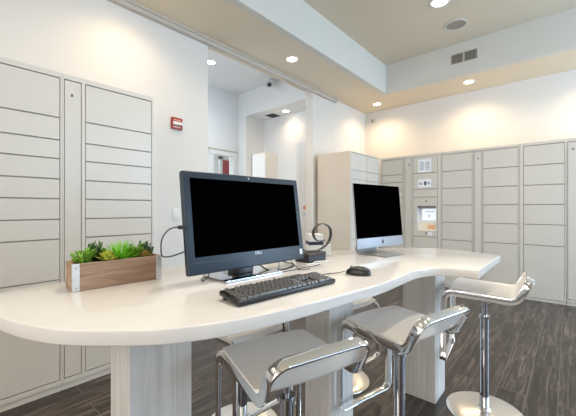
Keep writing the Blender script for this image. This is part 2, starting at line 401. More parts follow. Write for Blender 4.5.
# far wall: local x runs along -Y, so rotate -90 deg
H2 = 2.03
def far_tower(label, y_hi, y_lo, cells, panels=(), zs=ZR, group=G2):
    return locker_tower(label, (XR, y_hi, 0), R(-90), y_hi - y_lo, .64, [(y_hi - a, y_hi - b_, zs) for a, b_ in cells], [(y_hi - p[0], y_hi - p[1], p[2] and (y_hi - p[2][0], p[2][1]), True) for p in panels], group, gap=.010, H=H2, top=1.99)
ZRs = [.066, .71, .975, 1.105, 1.235, 1.36, 1.485, 1.61, 1.735, 1.99]
far_tower('grey parcel locker tower with closely spaced doors, left of the touchscreen locker', 2.412, 2.015, [(2.395, 2.03)], zs=ZRs)
far_tower('grey parcel locker tower between the touchscreen locker and the first lock panel', 1.448, 1.018, [(1.437, 1.030)])
far_tower('grey parcel locker tower whose narrow lock panel is third bay behind the desk tip', 1.016, .480, [(.900, .493)], [(1.008, .912, (.956, 1.885))])
far_tower('grey parcel locker tower without a lock panel, near the photo edge', .478, .016, [(.440, .030)])
far_tower('parcel locker tower cut off by the photo edge, only its lock panel showing', .014, -.52, [(-.10, -.51)], [(.006, -.092, (-.045, 1.90))])
# touchscreen locker
yk = 2.013; t = thing('touchscreen_locker', 'grey locker tower with built-in touchscreen, card reader and two taped notices', 'locker', (XR, yk, 0), R(-90))
wk = yk - 1.450
s = MB(); rx0, rx1, rz0, rz1 = yk - 1.80, yk - 1.522, .836, 1.220
for (a, b_, c_, d_) in ((.001, rx0 - .012, 0, H2), (rx1 + .012, wk - .001, 0, H2), (rx0 - .012, rx1 + .012, 0, rz0 - .02), (rx0 - .012, rx1 + .012, rz1 + .02, H2)): s.box(a, b_, .016, .64, c_, d_ - .001)
s.box(rx0 - .012, rx1 + .012, .2, .64, rz0 - .02, rz1 + .02)
s.build('body', M['locker_gap'], t)
s = MB()
for a, b_ in ((.0006, .012), (.125, .145), (wk - .045, wk - .0006)): s.box(a, b_, 0, .0158, .042, H2)
for a, b_ in ((.012, .125), (.145, wk - .045)): s.box(a, b_, 0, .0158, .042, .062); s.box(a, b_, 0, .0158, 1.995, H2)
s.build('frame', M['locker'], t)
MB().box(.001, wk - .001, .008, .0158, 0, .0395).build('plinth', M['locker'], t)
pn = MB().box(.017, .120, 0, .015, .067, 1.99, .0012, 1).build('service_panel', M['locker'], t)
for (lx, lz, par) in ((yk - 1.928, 1.885, pn), (yk - 1.664, 1.297, t), (yk - 1.664, .797, t)):
    MB().lathe([(0, 0), (.014, 0), (.014, .003), (.011, .006), (0, .006)], 16, Matrix.Translation((lx, -.0002, lz)) @ Matrix.Rotation(R(90), 4, 'X')).build('lock', M['grey'], par, 40)
kx0, kx1 = .150, wk - .050
for a, b_ in ((1.741, 1.990), (1.486, 1.731), (1.363, 1.476), (.067, .735)): MB().box(kx0, kx1, 0, .015, a, b_, .0012, 1).build('door', M['locker'], t)
s = MB(); za, zb = .745, 1.353
s.box(kx0, rx0, 0, .015, za, zb); s.box(rx1, kx1, 0, .015, za, zb); s.box(rx0, rx1, 0, .015, za, rz0); s.box(rx0, rx1, 0, .015, rz1, zb)
s.build('console_panel', M['locker'], t)
s = MB(); s.box(rx0 - .003, rx0, .015, .10, rz0, rz1); s.box(rx1, rx1 + .003, .015, .10, rz0, rz1); s.box(rx0, rx1, .015, .10, rz1, rz1 + .003); s.box(rx0, rx1, .015, .10, rz0 - .003, rz0)
s.box(rx0, rx1, .085, .10, rz0, rz1); s.build('console_recess', M['frost'], t)
sx0, sx1 = yk - 1.742, yk - 1.530
sc = MB().box(sx0, sx1, .055, .085, .995, 1.170, .004).build('screen', M['lcd'], t)
s = MB(); s.box(sx0 + .03, sx1 - .03, .0535, .0548, 1.118, 1.126); s.box(sx0 + .05, sx1 - .02, .0535, .0548, 1.132, 1.146)
s.lathe([(0, 0), (.018, 0), (.018, .001), (0, .001)], 16, Matrix.Translation(((sx0 + sx1) / 2, .0548, 1.068)) @ Matrix.Rotation(R(90), 4, 'X')); s.box((sx0 + sx1) / 2 - .006, (sx0 + sx1) / 2 + .006, .0535, .0548, 1.035, 1.05)
s.build('screen_graphic', M['lcd_ink'], sc)
MB().box(rx0 + .005, rx1 - .005, .02, .085, rz1 - .035, rz1 - .002).build('visor', M['grey'], t)
cr = MB().prism([(.012, rz0), (.085, rz0), (.085, rz0 + .12), (.05, rz0 + .12)], rx0 + .002, rx1 - .002, mtx=Matrix(((0, 0, 1, 0), (1, 0, 0, 0), (0, 1, 0, 0), (0, 0, 0, 1)))).build('console_shelf', M['cream'], t)
s = MB(); mt = Matrix.Translation((yk - 1.60, .0295, rz0 + .058)) @ Matrix.Rotation(R(-17.5), 4, 'X')
s.box(-.055, .055, -.0012, .001, -.036, .030, mtx=mt); s.build('orange_print_and_glow', M['peach'], cr)  # orange glow on the shelf, painted as a flat peach patch
st = MB(); st.box(yk - 1.635, yk - 1.575, -.0015, -.0002, .765, .812); st.build('sticker', M['paper'], t)
def notice(name, label, x_plane, y0, y1, z0, z1, kind):
    o = thing(name, label, 'notice', (x_plane, (y0 + y1) / 2, z0))
    w = y1 - y0; h = z1 - z0
    MB().box(-.0012, 0, -w / 2, w / 2, 0, h).build('sheet', M['paper'], o)
    s = MB()
    if kind == 'text':
        for cx in (-.22, .22):
            for r in range(6): s.box(-.0018, -.0013, w * (cx - .17), w * (cx + .17), h * (.18 + r * .11), h * (.18 + r * .11 + .06))
        s.build('printed_text', M['ink'], o)
    elif kind == 'icon':
        s.lathe([(0, 0), (.021, 0), (.021, .0006), (0, .0006)], 20, Matrix.Translation((-.0013, -.01, h * .56)) @ Matrix.Rotation(R(-90), 4, 'Y'))
        s.box(-.0018, -.0013, -.025, .005, h * .22, h * .48)
        s.build('printed_icon', M['ink_dark'], o)
        s = MB(); s.box(-.0018, -.0013, w * .2, w * .42, h * .3, h * .6); s.box(-.0018, -.0013, -w * .42, -w * .2, h * .35, h * .62); s.build('printed_text', M['ink'], o)
    else:
        s.lathe([(0, 0), (.036, 0), (.036, .0006), (0, .0006)], 20, Matrix.Translation((-.0013, .0, h * .62)) @ Matrix.Rotation(R(-90), 4, 'Y'))
        s.build('printed_logo', M['orange'], o)
        s = MB()
        for r in range(3): s.box(-.0018, -.0013, -w * .3, w * .3, h * (.12 + r * .1), h * (.12 + r * .1 + .04))
        s.build('printed_text', M['ink'], o)
    return o
notice('paper_notice', 'white sheet with two blocks of text on the touchscreen locker, upper of the two', XR - .0005, 1.588, 1.788, 1.748, 1.950, 'text')
notice('paper_notice', 'smaller white sheet with a dark icon on the touchscreen locker, below the text sheet', XR - .0005, 1.588, 1.788, 1.512, 1.640, 'icon')

# ------------------------------------------------------------------ ceiling fittings
def downlight(label, x, y, z, power, r=.064, spread=152, color=None, group='recessed ceiling lights'):
    o = thing('ceiling_light', label, 'ceiling light', (x, y, z - .0006), 0, group)
    MB().lathe([(r, 0), (r * 1.32, 0), (r * 1.32, -.004), (r * 1.22, -.009), (r, -.006), (r, 0)], 32).build('trim_ring', M['white_plastic'], o, 40)
    MB().lathe([(0, -.0035), (r * .99, -.0035), (r * .99, -.001), (0, -.001)], 32).build('lens', M['lens'], o)
    l = bpy.data.lights.new('lamp_light', 'SPOT'); l.energy = power; l.color = color or WARM; l.spot_size = R(spread); l.spot_blend = 1.0; l.shadow_soft_size = .07
    lo = bpy.data.objects.new('lamp_light', l); COL.objects.link(lo); lo.parent = o; lo.location = (0, 0, -.02)
    return o
downlight('round warm recessed light in the soffit above the wall opening', 3.126, 2.668, ZS, SPOT_W)
downlight('round warm recessed light in the soffit at the corner of the room', 5.50, 2.64, ZS, SPOT_W)
downlight('round warm recessed light in the soffit above the far lockers, right of the corner one', 5.45, 1.13, ZS, SPOT_W)
downlight('round recessed light in the raised ceiling beside the speaker', 3.93, 1.114, ZT, SPOT_W * .8, r=.085, color=NEUTRAL)
for x, y, z, q in ((1.2, 2.68, ZS, .55), (-.8, 2.68, ZS, .55), (5.45, -.4, ZS, 1.0)):      # the row goes on outside the photo and lights the walls
    downlight('round warm recessed light in the soffit, one of the row running on past the photo', x, y, z, SPOT_W * q)
for x, y, q in ((1.3, 1.114, 2.1), (1.3, -.2, 1.5), (3.93, -.2, 1.4), (.2, -1.5, .6)):  # unseen lamps added to brighten desk top, seats and left lockers
    downlight('round recessed light in the raised ceiling, added out of view to brighten desk, seats and lockers', x, y, ZT, SPOT_W * q, r=.085, color=NEUTRAL)
downlight('round recessed light in the hall ceiling seen through the wall opening', 3.094, 4.375, ZT, SPOT_W * 1.2, color=NEUTRAL)
downlight('round recessed light in the low alcove ceiling beyond the hall', 4.66, 4.14, 3.08, SPOT_W * .3, spread=150)
o = thing('ceiling_speaker', 'round grey ceiling speaker in the raised ceiling above the vent', 'speaker', (4.555, 1.094, ZT - .0006))
MB().lathe([(.115, 0), (.135, 0), (.135, -.006), (.115, -.009), (.115, 0)], 36).build('trim_ring', M['tray'], o, 40)
MB().lathe([(0, -.004), (.114, -.004), (.114, -.001), (0, -.001)], 36).build('grille', M['vent'], o)
def vent(label, mtx_loc, rz, w, h, name='air_vent', horiz=False):
    o = thing(name, label, 'vent', mtx_loc, rz)
    fr = MB(); t_ = .010
    fr.box(-w / 2, w / 2, -.008, 0, 0, t_); fr.box(-w / 2, w / 2, -.008, 0, h - t_, h); fr.box(-w / 2, -w / 2 + t_, -.008, 0, t_, h - t_); fr.box(w / 2 - t_, w / 2, -.008, 0, t_, h - t_)
    fr.build('frame', M['vent'], o)
    MB().box(-w / 2 + t_, w / 2 - t_, -.002, 0, t_, h - t_).build('backing', M['vent_dark'], o)
    n = 8; b_ = MB()
    for i in range(n):
        x = -w / 2 + t_ + (w - 2 * t_) * (i + .5) / n
        b_.box(x - .005, x + .005, -.007, -.0021, t_, h - t_)
    b_.build('louvres', M['vent'], o)
    return o
vent('left of two square slatted air grilles on the tray ceiling side', (TX1 - .0035, 1.208, 3.279), R(-90), .152, .134)
vent('right of two square slatted air grilles on the tray ceiling side', (TX1 - .0035, 1.034, 3.279), R(-90), .160, .134)
o = vent('dark square vent in the low alcove ceiling beyond the hall', (4.70, 4.66, 3.0795), R(-90), .24, .24); o.rotation_euler = (R(-90), 0, R(-90)); o.location = (4.60, 4.55, 3.0795)
# security camera
o = thing('security_camera', 'white bullet security camera under the hall ceiling', 'camera', (4.19, 4.13, ZT))
o.scale = (1.25, 1.25, 1.25)
MB().lathe([(0, -.0005), (.05, -.0005), (.05, -.02), (.03, -.03), (0, -.03)], 24).build('mount', M['white_plastic'], o, 40)
MB().tube([(0, 0, -.03), (0, 0, -.05)], .014).build('arm', M['white_plastic'], o)
mt = Matrix.Translation((.0, .0, -.090)) @ Vector((-.62, -.70, -.35)).to_track_quat('Z', 'Y').to_matrix().to_4x4()
bd = MB().lathe([(0, -.07), (.040, -.07), (.046, -.05), (.046, .09), (.042, .10), (.036, .09), (0, .088)], 24, mt).build('housing', M['white_plastic'], o, 40)
MB().lathe([(0, .089), (.030, .089), (.030, .0935), (0, .096)], 20, mt).build('lens', M['ink_dark'], bd)
# wall fittings
o = thing('fire_alarm_pull', 'red fire alarm pull station on the white wall right of the left lockers', 'fire alarm', (1.755, YW - .0005, 2.008))
bw = .122
s = MB().box(-.061, .061, -.026, 0, 0, .122, .006); s.build('housing', M['red'], o, 40)
MB().box(-.050, .054, -.036, -.0262, .045, .078, .004).build('handle', M['white_plastic'], o, 40)
for zz, n in ((.095, 5), (.022, 7)):
    s = MB()
    for i in range(n): s.box(-.040 + i * .08 / n, -.040 + (i + .62) * .08 / n, -.0268, -.0262, zz - .005, zz + .006)
    s.build('lettering', M['cream'], o)
o = thing('light_switch', 'white rocker light switch on the wall beside the large black monitor', 'switch', (1.755, YW - .0005, 1.06))
MB().box(-.042, .042, -.006, 0, 0, .124, .003).build('plate', M['white_plastic'], o, 40)
MB().box(-.017, .017, -.0095, -.0062, .028, .096, .002).build('rocker', M['white_plastic'], o, 40)
o = thing('corner_sensor', 'small beige sensor high in the far corner of the room', 'sensor', (XW - .0005, 2.93, 2.88))
MB().box(-.035, 0, -.04, .04, 0, .09, .008).build('housing', M['lockside'], o, 40)
MB().lathe([(0, 0), (.02, 0), (.014, .012), (0, .016)], 16, Matrix.Translation((-.0352, 0, .035)) @ Matrix.Rotation(R(-90), 4, 'Y')).build('lens', M['grey'], o, 40)
# hall cabinets
o = thing('hall_cabinet', 'white cabinet with warm beige side standing in the hall beyond the opening', 'cabinet', (3.40, 3.44, 0))
MB().box(.012, .28, 0, .28, 0, 2.03).build('body', M['lockside'], o)
MB().box(-.004, .0118, .004, .276, .03, 2.02, .002).build('door', M['hall'], o)
MB().box(0, .28, .2802, .296, 0, 2.03).build('back_panel', M['grey'], o)
o = thing('hall_cabinet', 'tall pale grey cabinet beside the right edge of the wall opening', 'cabinet', (4.28, 3.262, 0))
MB().box(0.02, .085, 0, .30, 0, 2.32).build('body', M['frost'], o)
for i in range(3): MB().box(0, .0198, .003 + i * .098, .098 + i * .098, .03, 2.31, .002).build('door', M['frost'], o)
notice('paper_notice', 'white sheet with an orange logo on the grey hall cabinet', 4.2795, 3.30, 3.44, 1.02, 1.30, 'logo')

# ------------------------------------------------------------------ desk
ZD, TH = .910, .037
ctrl_back = [(.30, 1.392), (.80, 1.386), (1.25, 1.33), (1.52, 1.225), (1.78, 1.11), (2.02, .985), (2.20, .84), (2.30, .68), (2.275, .48), (2.188, .294)]
ctrl_front = [(1.592, .293), (1.588, .345), (1.570, .405), (1.53, .455), (1.46, .488), (1.37, .500), (1.10, .503), (.955, .518), (.802, .539), (.654, .563), (.557, .585), (.484, .608), (.42, .636), (.348, .682), (.287, .743), (.243, .793), (.196, .858), (.160, .938), (.136, 1.03), (.120, 1.13), (.116, 1.23), (.134, 1.32), (.19, 1.385), (.30, 1.392)]
ctrl_front = [(x * 1.008, y * 1.008) if .15 < x < 1.0 and y < 1.0 else (x, y) for x, y in ctrl_front]
out = [(p.x, p.y) for p in spline([(x, y, 0) for x, y in ctrl_back], 6)]
out += [(p.x, p.y) for p in spline([(x, y, 0) for x, y in ctrl_front], 4)][:-1]
desk = thing('reception_desk', 'long white curved computer desk on three whitewashed wood-grain posts', 'desk', (1.1, .9, 0))
def local(o): o.location = tuple(-Vector(o.parent.location)); return o
local(MB().prism(out, ZD - TH, ZD, .004).build('desktop', M['desk'], desk, 30))
for x0, x1, y0, y1 in ((.405, .617, .985, 1.125), (1.203, 1.412, .805, .945), (2.035, 2.235, .602, .800)):
    local(MB().box(x0, x1, y0, y1, .0, ZD - TH - .0005, .002, 1).build('leg', M['post_wood'], desk))

# ------------------------------------------------------------------ bar stools
def fillet(pts, closed=True, n=7):
    """pts: (Vector, radius) -> list of Vectors along the rounded path"""
    res = []; N = len(pts)
    for i in range(N):
        p, r = pts[i]; a = pts[i - 1][0]; b_ = pts[(i + 1) % N][0]
        u = (a - p).normalized(); v = (b_ - p).normalized(); ang = u.angle(v)
        if r <= 0 or ang > PI - .01: res.append(p); continue
        d = r / math.tan(ang / 2); bis = (u + v).normalized(); c = p + bis * (r / math.sin(ang / 2))
        s0 = p + u * d - c; s1 = p + v * d - c; th = s0.angle(s1); ax = s0.cross(s1).normalized()
        for k in range(n + 1): res.append(c + Matrix.Rotation(th * k / n, 3, ax) @ s0)
    return res
def ribbon(path, a, b_):
    """closed ribbon; wide axis stays square to the side profile"""
    n = len(path); bm_ = bmesh.new(); rings = []; prev = Vector((0, 1, 0))
    sec = []
    cr = min(a, b_) * .5
    for sx, sy in ((1, 1), (-1, 1), (-1, -1), (1, -1)):
        for k in range(4):
            base = {(1, 1): 0, (-1, 1): 90, (-1, -1): 180, (1, -1): 270}[(sx, sy)]
            t = R(base + 30 * k); sec.append((sx * (a - cr) + cr * math.cos(t), sy * (b_ - cr) + cr * math.sin(t)))
    for i in range(n):
        t = (path[(i + 1) % n] - path[i - 1]).normalized()
        yz = Vector((0, t.y, t.z))
        w = Vector((0, -t.z, t.y)).normalized() if yz.length > .12 else prev.copy()
        if prev is not None and w.dot(prev) < 0: w = -w
        w = (w - t * w.dot(t)).normalized(); prev = w; nn = t.cross(w)
        rings.append([bm_.verts.new(path[i] + w * u + nn * v) for u, v in sec])
    m = len(sec)
    best = None
    for i in range(n):
        A, B = rings[i], rings[(i + 1) % n]; off = 0
        if i == n - 1:
            off = min(range(m), key=lambda q: (A[0].co - B[q].co).length)
        for k in range(m): bm_.faces.new((A[k], A[(k + 1) % m], B[(k + 1 + off) % m], B[(k + off) % m]))
    bmesh.ops.recalc_face_normals(bm_, faces=bm_.faces); return bm_
SW = .170          # half width between the side rails
def make_stool(label, seat_z, group, drop=.402):
    """front of the stool is local +y, origin on the floor under the column"""
    t = thing('bar_stool', label, 'bar stool', (0, 0, 0), 0, group); Z = seat_z
    P = [(.193, Z - drop, .030), (.186, Z, .048), (-.152, Z - .012, .048), (-.210, Z + .110, .050)]
    pts = [(Vector((-SW, y, z)), r) for y, z, r in P] + [(Vector((SW, y, z)), r) for y, z, r in P[::-1]]
    path = fillet(pts); dense = []
    for i in range(len(path)):
        a = path[i]; b_ = path[(i + 1) % len(path)]; k = max(1, int((b_ - a).length / .04))
        for q in range(k): dense.append(a + (b_ - a) * q / k)
    m = MB(); m._add(ribbon(dense, .0175, .0050)); m.build('frame', M['chrome'], t, 20)
    # seat shell
    prof = fillet([(Vector((0, .164, Z - .002)), 0), (Vector((0, .154, Z + .026)), .012), (Vector((0, -.145, Z + .013)), .050), (Vector((0, -.202, Z + .104)), 0)], n=8)
    prof = prof[0:1] + [p for p in prof[1:]]
    b2 = bmesh.new(); nx = 12; th = .011; top = []; bot = []
    for i, p in enumerate(prof):
        a = prof[max(i - 1, 0)]; c = prof[min(i + 1, len(prof) - 1)]; tg = (c - a).normalized(); nr = Vector((0, tg.z, -tg.y))
        if nr.z < 0 and i < 6: nr = -nr
        f = min(1.0, max(0.0, (p.y - .055) / .10))
        rowt = []; rowb = []
        for k in range(nx + 1):
            u = -1 + 2 * k / nx; x = u * ((SW + .004) if p.y > -.127 else (SW - .0055)) * (1 - .05 * f * f)
            yo = .018 * f * (1 - u * u); zo = -.006 * (1 - u * u) * (1 - f)
            q = Vector((x, p.y + yo, p.z)) + nr * zo
            rowt.append(b2.verts.new(q)); rowb.append(b2.verts.new(q - nr * th))
        top.append(rowt); bot.append(rowb)
    for i in range(len(prof) - 1):
        for k in range(nx):
            b2.faces.new((top[i][k], top[i][k + 1], top[i + 1][k + 1], top[i + 1][k])); b2.faces.new((bot[i][k], bot[i + 1][k], bot[i + 1][k + 1], bot[i][k + 1]))
        b2.faces.new((top[i][0], top[i + 1][0], bot[i + 1][0], bot[i][0])); b2.faces.new((top[i][nx], bot[i][nx], bot[i + 1][nx], top[i + 1][nx]))
    for k in range(nx):
        b2.faces.new((top[0][k], bot[0][k], bot[0][k + 1], top[0][k + 1])); b2.faces.new((top[-1][k], top[-1][k + 1], bot[-1][k + 1], bot[-1][k]))
    bmesh.ops.recalc_face_normals(b2, faces=b2.faces)
    m = MB(); m._add(b2); seat = m.build('seat', M['seat'], t, 50)
    # column, swivel plate, lever, base
    zc = min(.555, Z - .075)
    MB().box(-SW + .007, SW - .007, -.030, .030, Z - .026, Z + .006).build('seat_bracket', M['chrome'], t)
    MB().lathe([(0, Z - .0265), (.05, Z - .0265), (.05, Z - .032), (.018, Z - .052), (.0145, Z - .056), (.0145, zc - .02), (0, zc - .02)], 24).build('piston', M['dark_chrome'], t, 40)
    MB().lathe([(.0146, zc - .02), (.0146, zc + .006), (.030, zc + .006), (.031, zc), (.031, zc - .008), (.0242, zc - .010), (.0242, .030), (.030, .024), (.034, .0195)], 32).build('column', M['dark_chrome'], t, 40)
    MB().tube([(-.02, .0, Z - .040), (-.10, -.02, Z - .045), (-.14, -.03, Z - .048)], .004).build('lever', M['chrome'], t, 60)
    bs = MB().lathe([(.0265, .030), (.034, .020), (.06, .0165), (.13, .0135), (.185, .010), (.198, .007), (.200, .004), (.198, .0022), (0, .0022)], 64).build('base', M['disc'], t, 40)
    MB().lathe([(.182, .002), (.196, .002), (.196, .0), (.182, .0), (.182, .002)], 48).build('floor_ring', M['rubber'], bs)
    return t
def place(t, x, y, dx, dy): t.location = (x, y, 0); t.rotation_euler = (0, 0, math.atan2(-dx, dy))
GS = 'chrome bar stools around the white desk'
near = make_stool('cream and chrome bar stool in front of the keyboard, its low back towards the viewer', .672, GS)
place(near, .800, .708, .300, .954)
mid = copy_tree(near); mid['label'] = 'cream and chrome bar stool pushed in before the mouse, second along the desk front'
place(mid, 1.358, .549, .247, .969)
tip = make_stool('cream and chrome bar stool at the pointed desk end, its round base in view', .708, GS)
place(tip, 2.150, .366, -.104, .995)
far = make_stool('lowered bar stool on the locker side of the desk, opposite the keyboard', .540, GS, .36)
place(far, 1.150, 1.335, -.12, -.993)
far2 = copy_tree(far); far2['label'] = 'lowered bar stool on the locker side of the desk, opposite the aluminium computer'
place(far2, 1.905, 1.19, -.16, -.987)

# ------------------------------------------------------------------ succulent planter
px0, px1, py0, py1, pz0, pz1 = .318, .606, 1.198, 1.298, ZD + .0005, 1.000
pl = thing('planter_box', 'long narrow reclaimed-wood planter box with metal corner strips on the white desk', 'planter', (px0, py0, pz0), R(-3.5))
L_, D_, H_ = .288, .100, pz1 - pz0
s = MB(); w_ = .010
s.box(0, L_, 0, w_, 0, H_, .001, 1); s.box(0, L_, D_ - w_, D_, 0, H_, .001, 1); s.box(0, w_, w_, D_ - w_, 0, H_, .001, 1); s.box(L_ - w_, L_, w_, D_ - w_, 0, H_, .001, 1); s.box(w_, L_ - w_, w_, D_ - w_, 0, .01)
s.build('box', M['planter'], pl)
MB().box(w_ + .0003, L_ - w_ - .0003, w_ + .0003, D_ - w_ - .0003, .011, H_ - .012).build('soil', M['soil'], pl)
for xa, xb in ((-.0016, .019), (L_ - .019, L_ + .0016)):
    s = MB(); e = .0014
    s.box(xa, xb, -e, 0, .0005, H_ + .0005)
    if xa < 0: s.box(-e, 0, 0, .010, .0005, H_ + .0005)
    else: s.box(L_, L_ + e, 0, D_, .0005, H_ + .0005)
    st = s.build('corner_strip', M['galv'], pl)
    xm = (xa + xb) / 2
    for zz in (.012, H_ - .014): MB().lathe([(0, .0016), (.0018, .0010), (.0022, 0), (0, 0)], 10, Matrix.Translation((xm, -e - .0001, zz)) @ Matrix.Rotation(R(90), 4, 'X')).build('rivet', M['grey'], st)
def leaf(bm_, base, d, up, ln, wd, th, curl=0.0):
    """plump pointed leaf from base in direction d"""
    d = Vector(d).normalized(); sd = d.cross(Vector(up)).normalized(); n = sd.cross(d).normalized()
    ring = []; st = 5
    for i in range(st + 1):
        t = i / st; w = wd * math.sin(PI * (0.18 + 0.80 * t)) ** .8; c = Vector(base) + d * ln * t + n * curl * ln * t * t
        if i == st: ring.append([bm_.verts.new(c)])
        else: ring.append([bm_.verts.new(c + sd * w), bm_.verts.new(c + n * th * (1 - t * .6)), bm_.verts.new(c - sd * w), bm_.verts.new(c - n * th * (1 - t * .6))])
    for i in range(st):
        A, B = ring[i], ring[i + 1]
        for k in range(4):
            k2 = (k + 1) % 4
            if len(B) == 1: bm_.faces.new((A[k], A[k2], B[0]))
            else: bm_.faces.new((A[k], A[k2], B[k2], B[k]))
def pl_pt(u, v): # along, across (0..1) of the soil
    c, s_ = math.cos(R(-3.5)), math.sin(R(-3.5)); x = .014 + u * (L_ - .028); y = .018 + v * (D_ - .036)
    return Vector((px0 + x * c - y * s_, py0 + x * s_ + y * c, pz0 + H_ - .0135))
def plant(name, label, u, v, m, kind, r, h):
    r *= 1.22; h *= 1.12
    mb = MB(); b_ = mb.bm; rnd = random.Random(hash((round(u * 100), round(v * 100))) & 255)
    if kind == 'rosette':
        for layer in range(5):
            n = 9 - layer; el = R(12 + layer * 17); ln = r * (1 - layer * .13)
            for k in range(n):
                a = 2 * PI * (k + .5 * (layer % 2)) / n + layer * .3
                leaf(b_, (0, 0, h * (.25 + .1 * layer)), (math.cos(a) * math.cos(el), math.sin(a) * math.cos(el), math.sin(el)), (0, 0, 1), ln, r * .23, r * .07, .25)
        mb.tube([(0, 0, 0), (0, 0, h * .7)], r * .16, 6)
    elif kind == 'grass':
        for k in range(240):
            a = rnd.uniform(0, 2 * PI); el = R(rnd.uniform(15, 88)); q = rnd.uniform(0, .25) * r
            ln = h * rnd.uniform(.75, 1.05) if el > R(50) else r * rnd.uniform(.8, 1.1)
            leaf(b_, (q * math.cos(a), q * math.sin(a) * .6, .004), (math.cos(a) * math.cos(el), .62 * math.sin(a) * math.cos(el), math.sin(el)), (0, .1, 1), ln, .0012, .0008, -.08)
    elif kind == 'bush':
        for sstem in range(9):
            a = 2 * PI * sstem / 9 + rnd.uniform(-.3, .3); q = r * rnd.uniform(.25, .75); hh = h * rnd.uniform(.6, 1.0)
            top = Vector((math.cos(a) * q, math.sin(a) * q * .7, hh))
            mb.tube([(math.cos(a) * q * .3, math.sin(a) * q * .3, 0), tuple(top)], .0016, 5)
            for j in range(22):
                t = .25 + .75 * j / 16; a2 = j * 2.4; el = R(rnd.uniform(5, 60))
                leaf(b_, Vector((math.cos(a) * q * .3, math.sin(a) * q * .3, 0)).lerp(top, t), (math.cos(a2) * math.cos(el), math.sin(a2) * math.cos(el), math.sin(el)), (0, 0, 1), r * rnd.uniform(.28, .40), r * .09, r * .05, .2)
    o = mb.build(name, m, None, 60); o.location = pl_pt(u, v); tag(o, label, 'succulent'); return o
plant('succulent', 'pale green leafy succulent at the near left end of the planter box', .10, .30, M['g_mid'], 'bush', .037, .038)
plant('succulent', 'dark green upright succulent behind the pale leafy one in the planter', .24, .75, M['g_dark'], 'bush', .037, .052)
plant('succulent', 'tan leaved succulent peeping over the left planter corner', .03, .70, M['g_tan'], 'rosette', .020, .022)
plant('succulent', 'yellow-green rosette succulent in front of the spiky grass tuft', .37, .16, M['g_yellow'], 'rosette', .036, .034)
plant('succulent', 'small mid-green rosette behind the yellow-green one in the planter', .37, .86, M['g_mid'], 'rosette', .028, .050)
plant('grass_tuft', 'bright green spiky grass tuft in the middle of the planter', .55, .50, M['g_bright'], 'grass', .050, .070)['category'] = 'plant'
plant('succulent', 'dark leafy succulent just right of the bright grass tuft', .76, .60, M['g_mid'], 'bush', .034, .046)
plant('succulent', 'deep green rosette on a stalk near the right end of the planter', .89, .72, M['g_dark'], 'bush', .024, .046)
plant('succulent', 'yellowish tan rosette low at the right planter end', .87, .22, M['g_tan'], 'rosette', .026, .028)
plant('succulent', 'small dark sprig at the far right planter corner', .99, .80, M['g_dark'], 'bush', .016, .040)

# ------------------------------------------------------------------ large black all-in-one computer
ang = math.atan2(-.040, .593)
mon = thing('desktop_computer', 'large black all-in-one computer with black screen in the middle of the desk', 'computer', (.894, .966, ZD + .0005), ang)
MW, MZ0, MZ1 = .590, .034, .408
tilt = Matrix.Translation((0, 0, MZ0)) @ Matrix.Rotation(R(-8), 4, 'X') @ Matrix.Translation((0, 0, -MZ0))
s = MB(); s.box(-MW / 2, MW / 2, -.012, .014, MZ0, MZ1, .006, 3, tilt); s.box(-MW / 2 + .02, MW / 2 - .02, .0142, .045, MZ0 + .02, MZ1 - .02, .012, 2, tilt)
bez = s.build('case', M['slate'], mon, 40)
MB().box(-MW / 2 + .028, MW / 2 - .028, -.0132, -.0122, MZ0 + .062, MZ1 - .026, 0, 1, tilt).build('screen', M['screen'], mon)
MB().box(-MW / 2 + .003, MW / 2 - .003, -.0128, -.0122, MZ0 + .0405, MZ0 + .0425, 0, 1, tilt).build('chin_seam', M['black'], bez)
lg = text_mesh('maker_logo', 'DELL', .017, M['silver'], mon, (0, 0, 0), (0, 0, 0))
lg.matrix_local = tilt @ Matrix.Translation((.02, -.0126, MZ0 + .052)) @ Matrix.Rotation(R(90), 4, 'X')
MB().lathe([(0, 0), (.0035, 0), (.003, .001), (0, .001)], 12, tilt @ Matrix.Translation((0, -.0122, MZ1 - .012)) @ Matrix.Rotation(R(90), 4, 'X')).build('webcam', M['silver'], bez)
MB().box(MW / 2 - .030, MW / 2 - .014, -.0130, -.0122, MZ0 + .022, MZ0 + .046, 0, 1, tilt).build('sticker', M['silver'], bez)
s = MB(); s.box(-.055, .045, .060, .085, .012, .20, .008); s.box(-.075, .0, .005, .085, .0088, .034, .004); s.build('stand_neck', M['black'], mon, 40)
ft = MB().prism([(-.175, -.058), (.105, -.058), (.105, .105), (.085, .120), (-.155, .120), (-.175, .105)], 0, .0085, .002)
ft.build('stand_foot', M['dark_chrome'], mon, 40)
# its lead out of the left edge
lead = [(-.297, .005, .202), (-.335, .004, .206), (-.362, .005, .196), (-.378, .010, .170), (-.380, .014, .138), (-.374, .016, .112), (-.345, .02, .108), (-.30, .04, .112), (-.25, .06, .12)]
cb = MB().tube(spline(lead, 6), .0022, 8).build('power_lead', M['rubber'], mon, 60)
MB().box(-.325, -.291, -.002, .012, .199, .212, .003).build('plug', M['rubber'], cb, 40)
MB().tube(spline([(-.19, .035, .05), (-.20, .02, .02), (-.215, .03, .003), (-.20, .07, .003), (-.14, .10, .003)], 6), .0018, 6).build('cable', M['rubber'], mon, 60)
MB().tube(spline([(.04, .05, .05), (.07, .0, .010), (.13, -.02, .004), (.20, -.01, .004), (.27, .04, .004), (.29, .13, .004)], 6), .003, 6).build('cable', M['rubber'], mon, 60)
MB().tube(spline([(.16, .04, .06), (.14, .0, .02), (.10, -.04, .0035), (.16, -.06, .0035), (.24, -.05, .0035), (.30, -.06, .0035), (.36, -.05, .0035)], 6), .0017, 6).build('cable', M['rubber'], mon, 60)
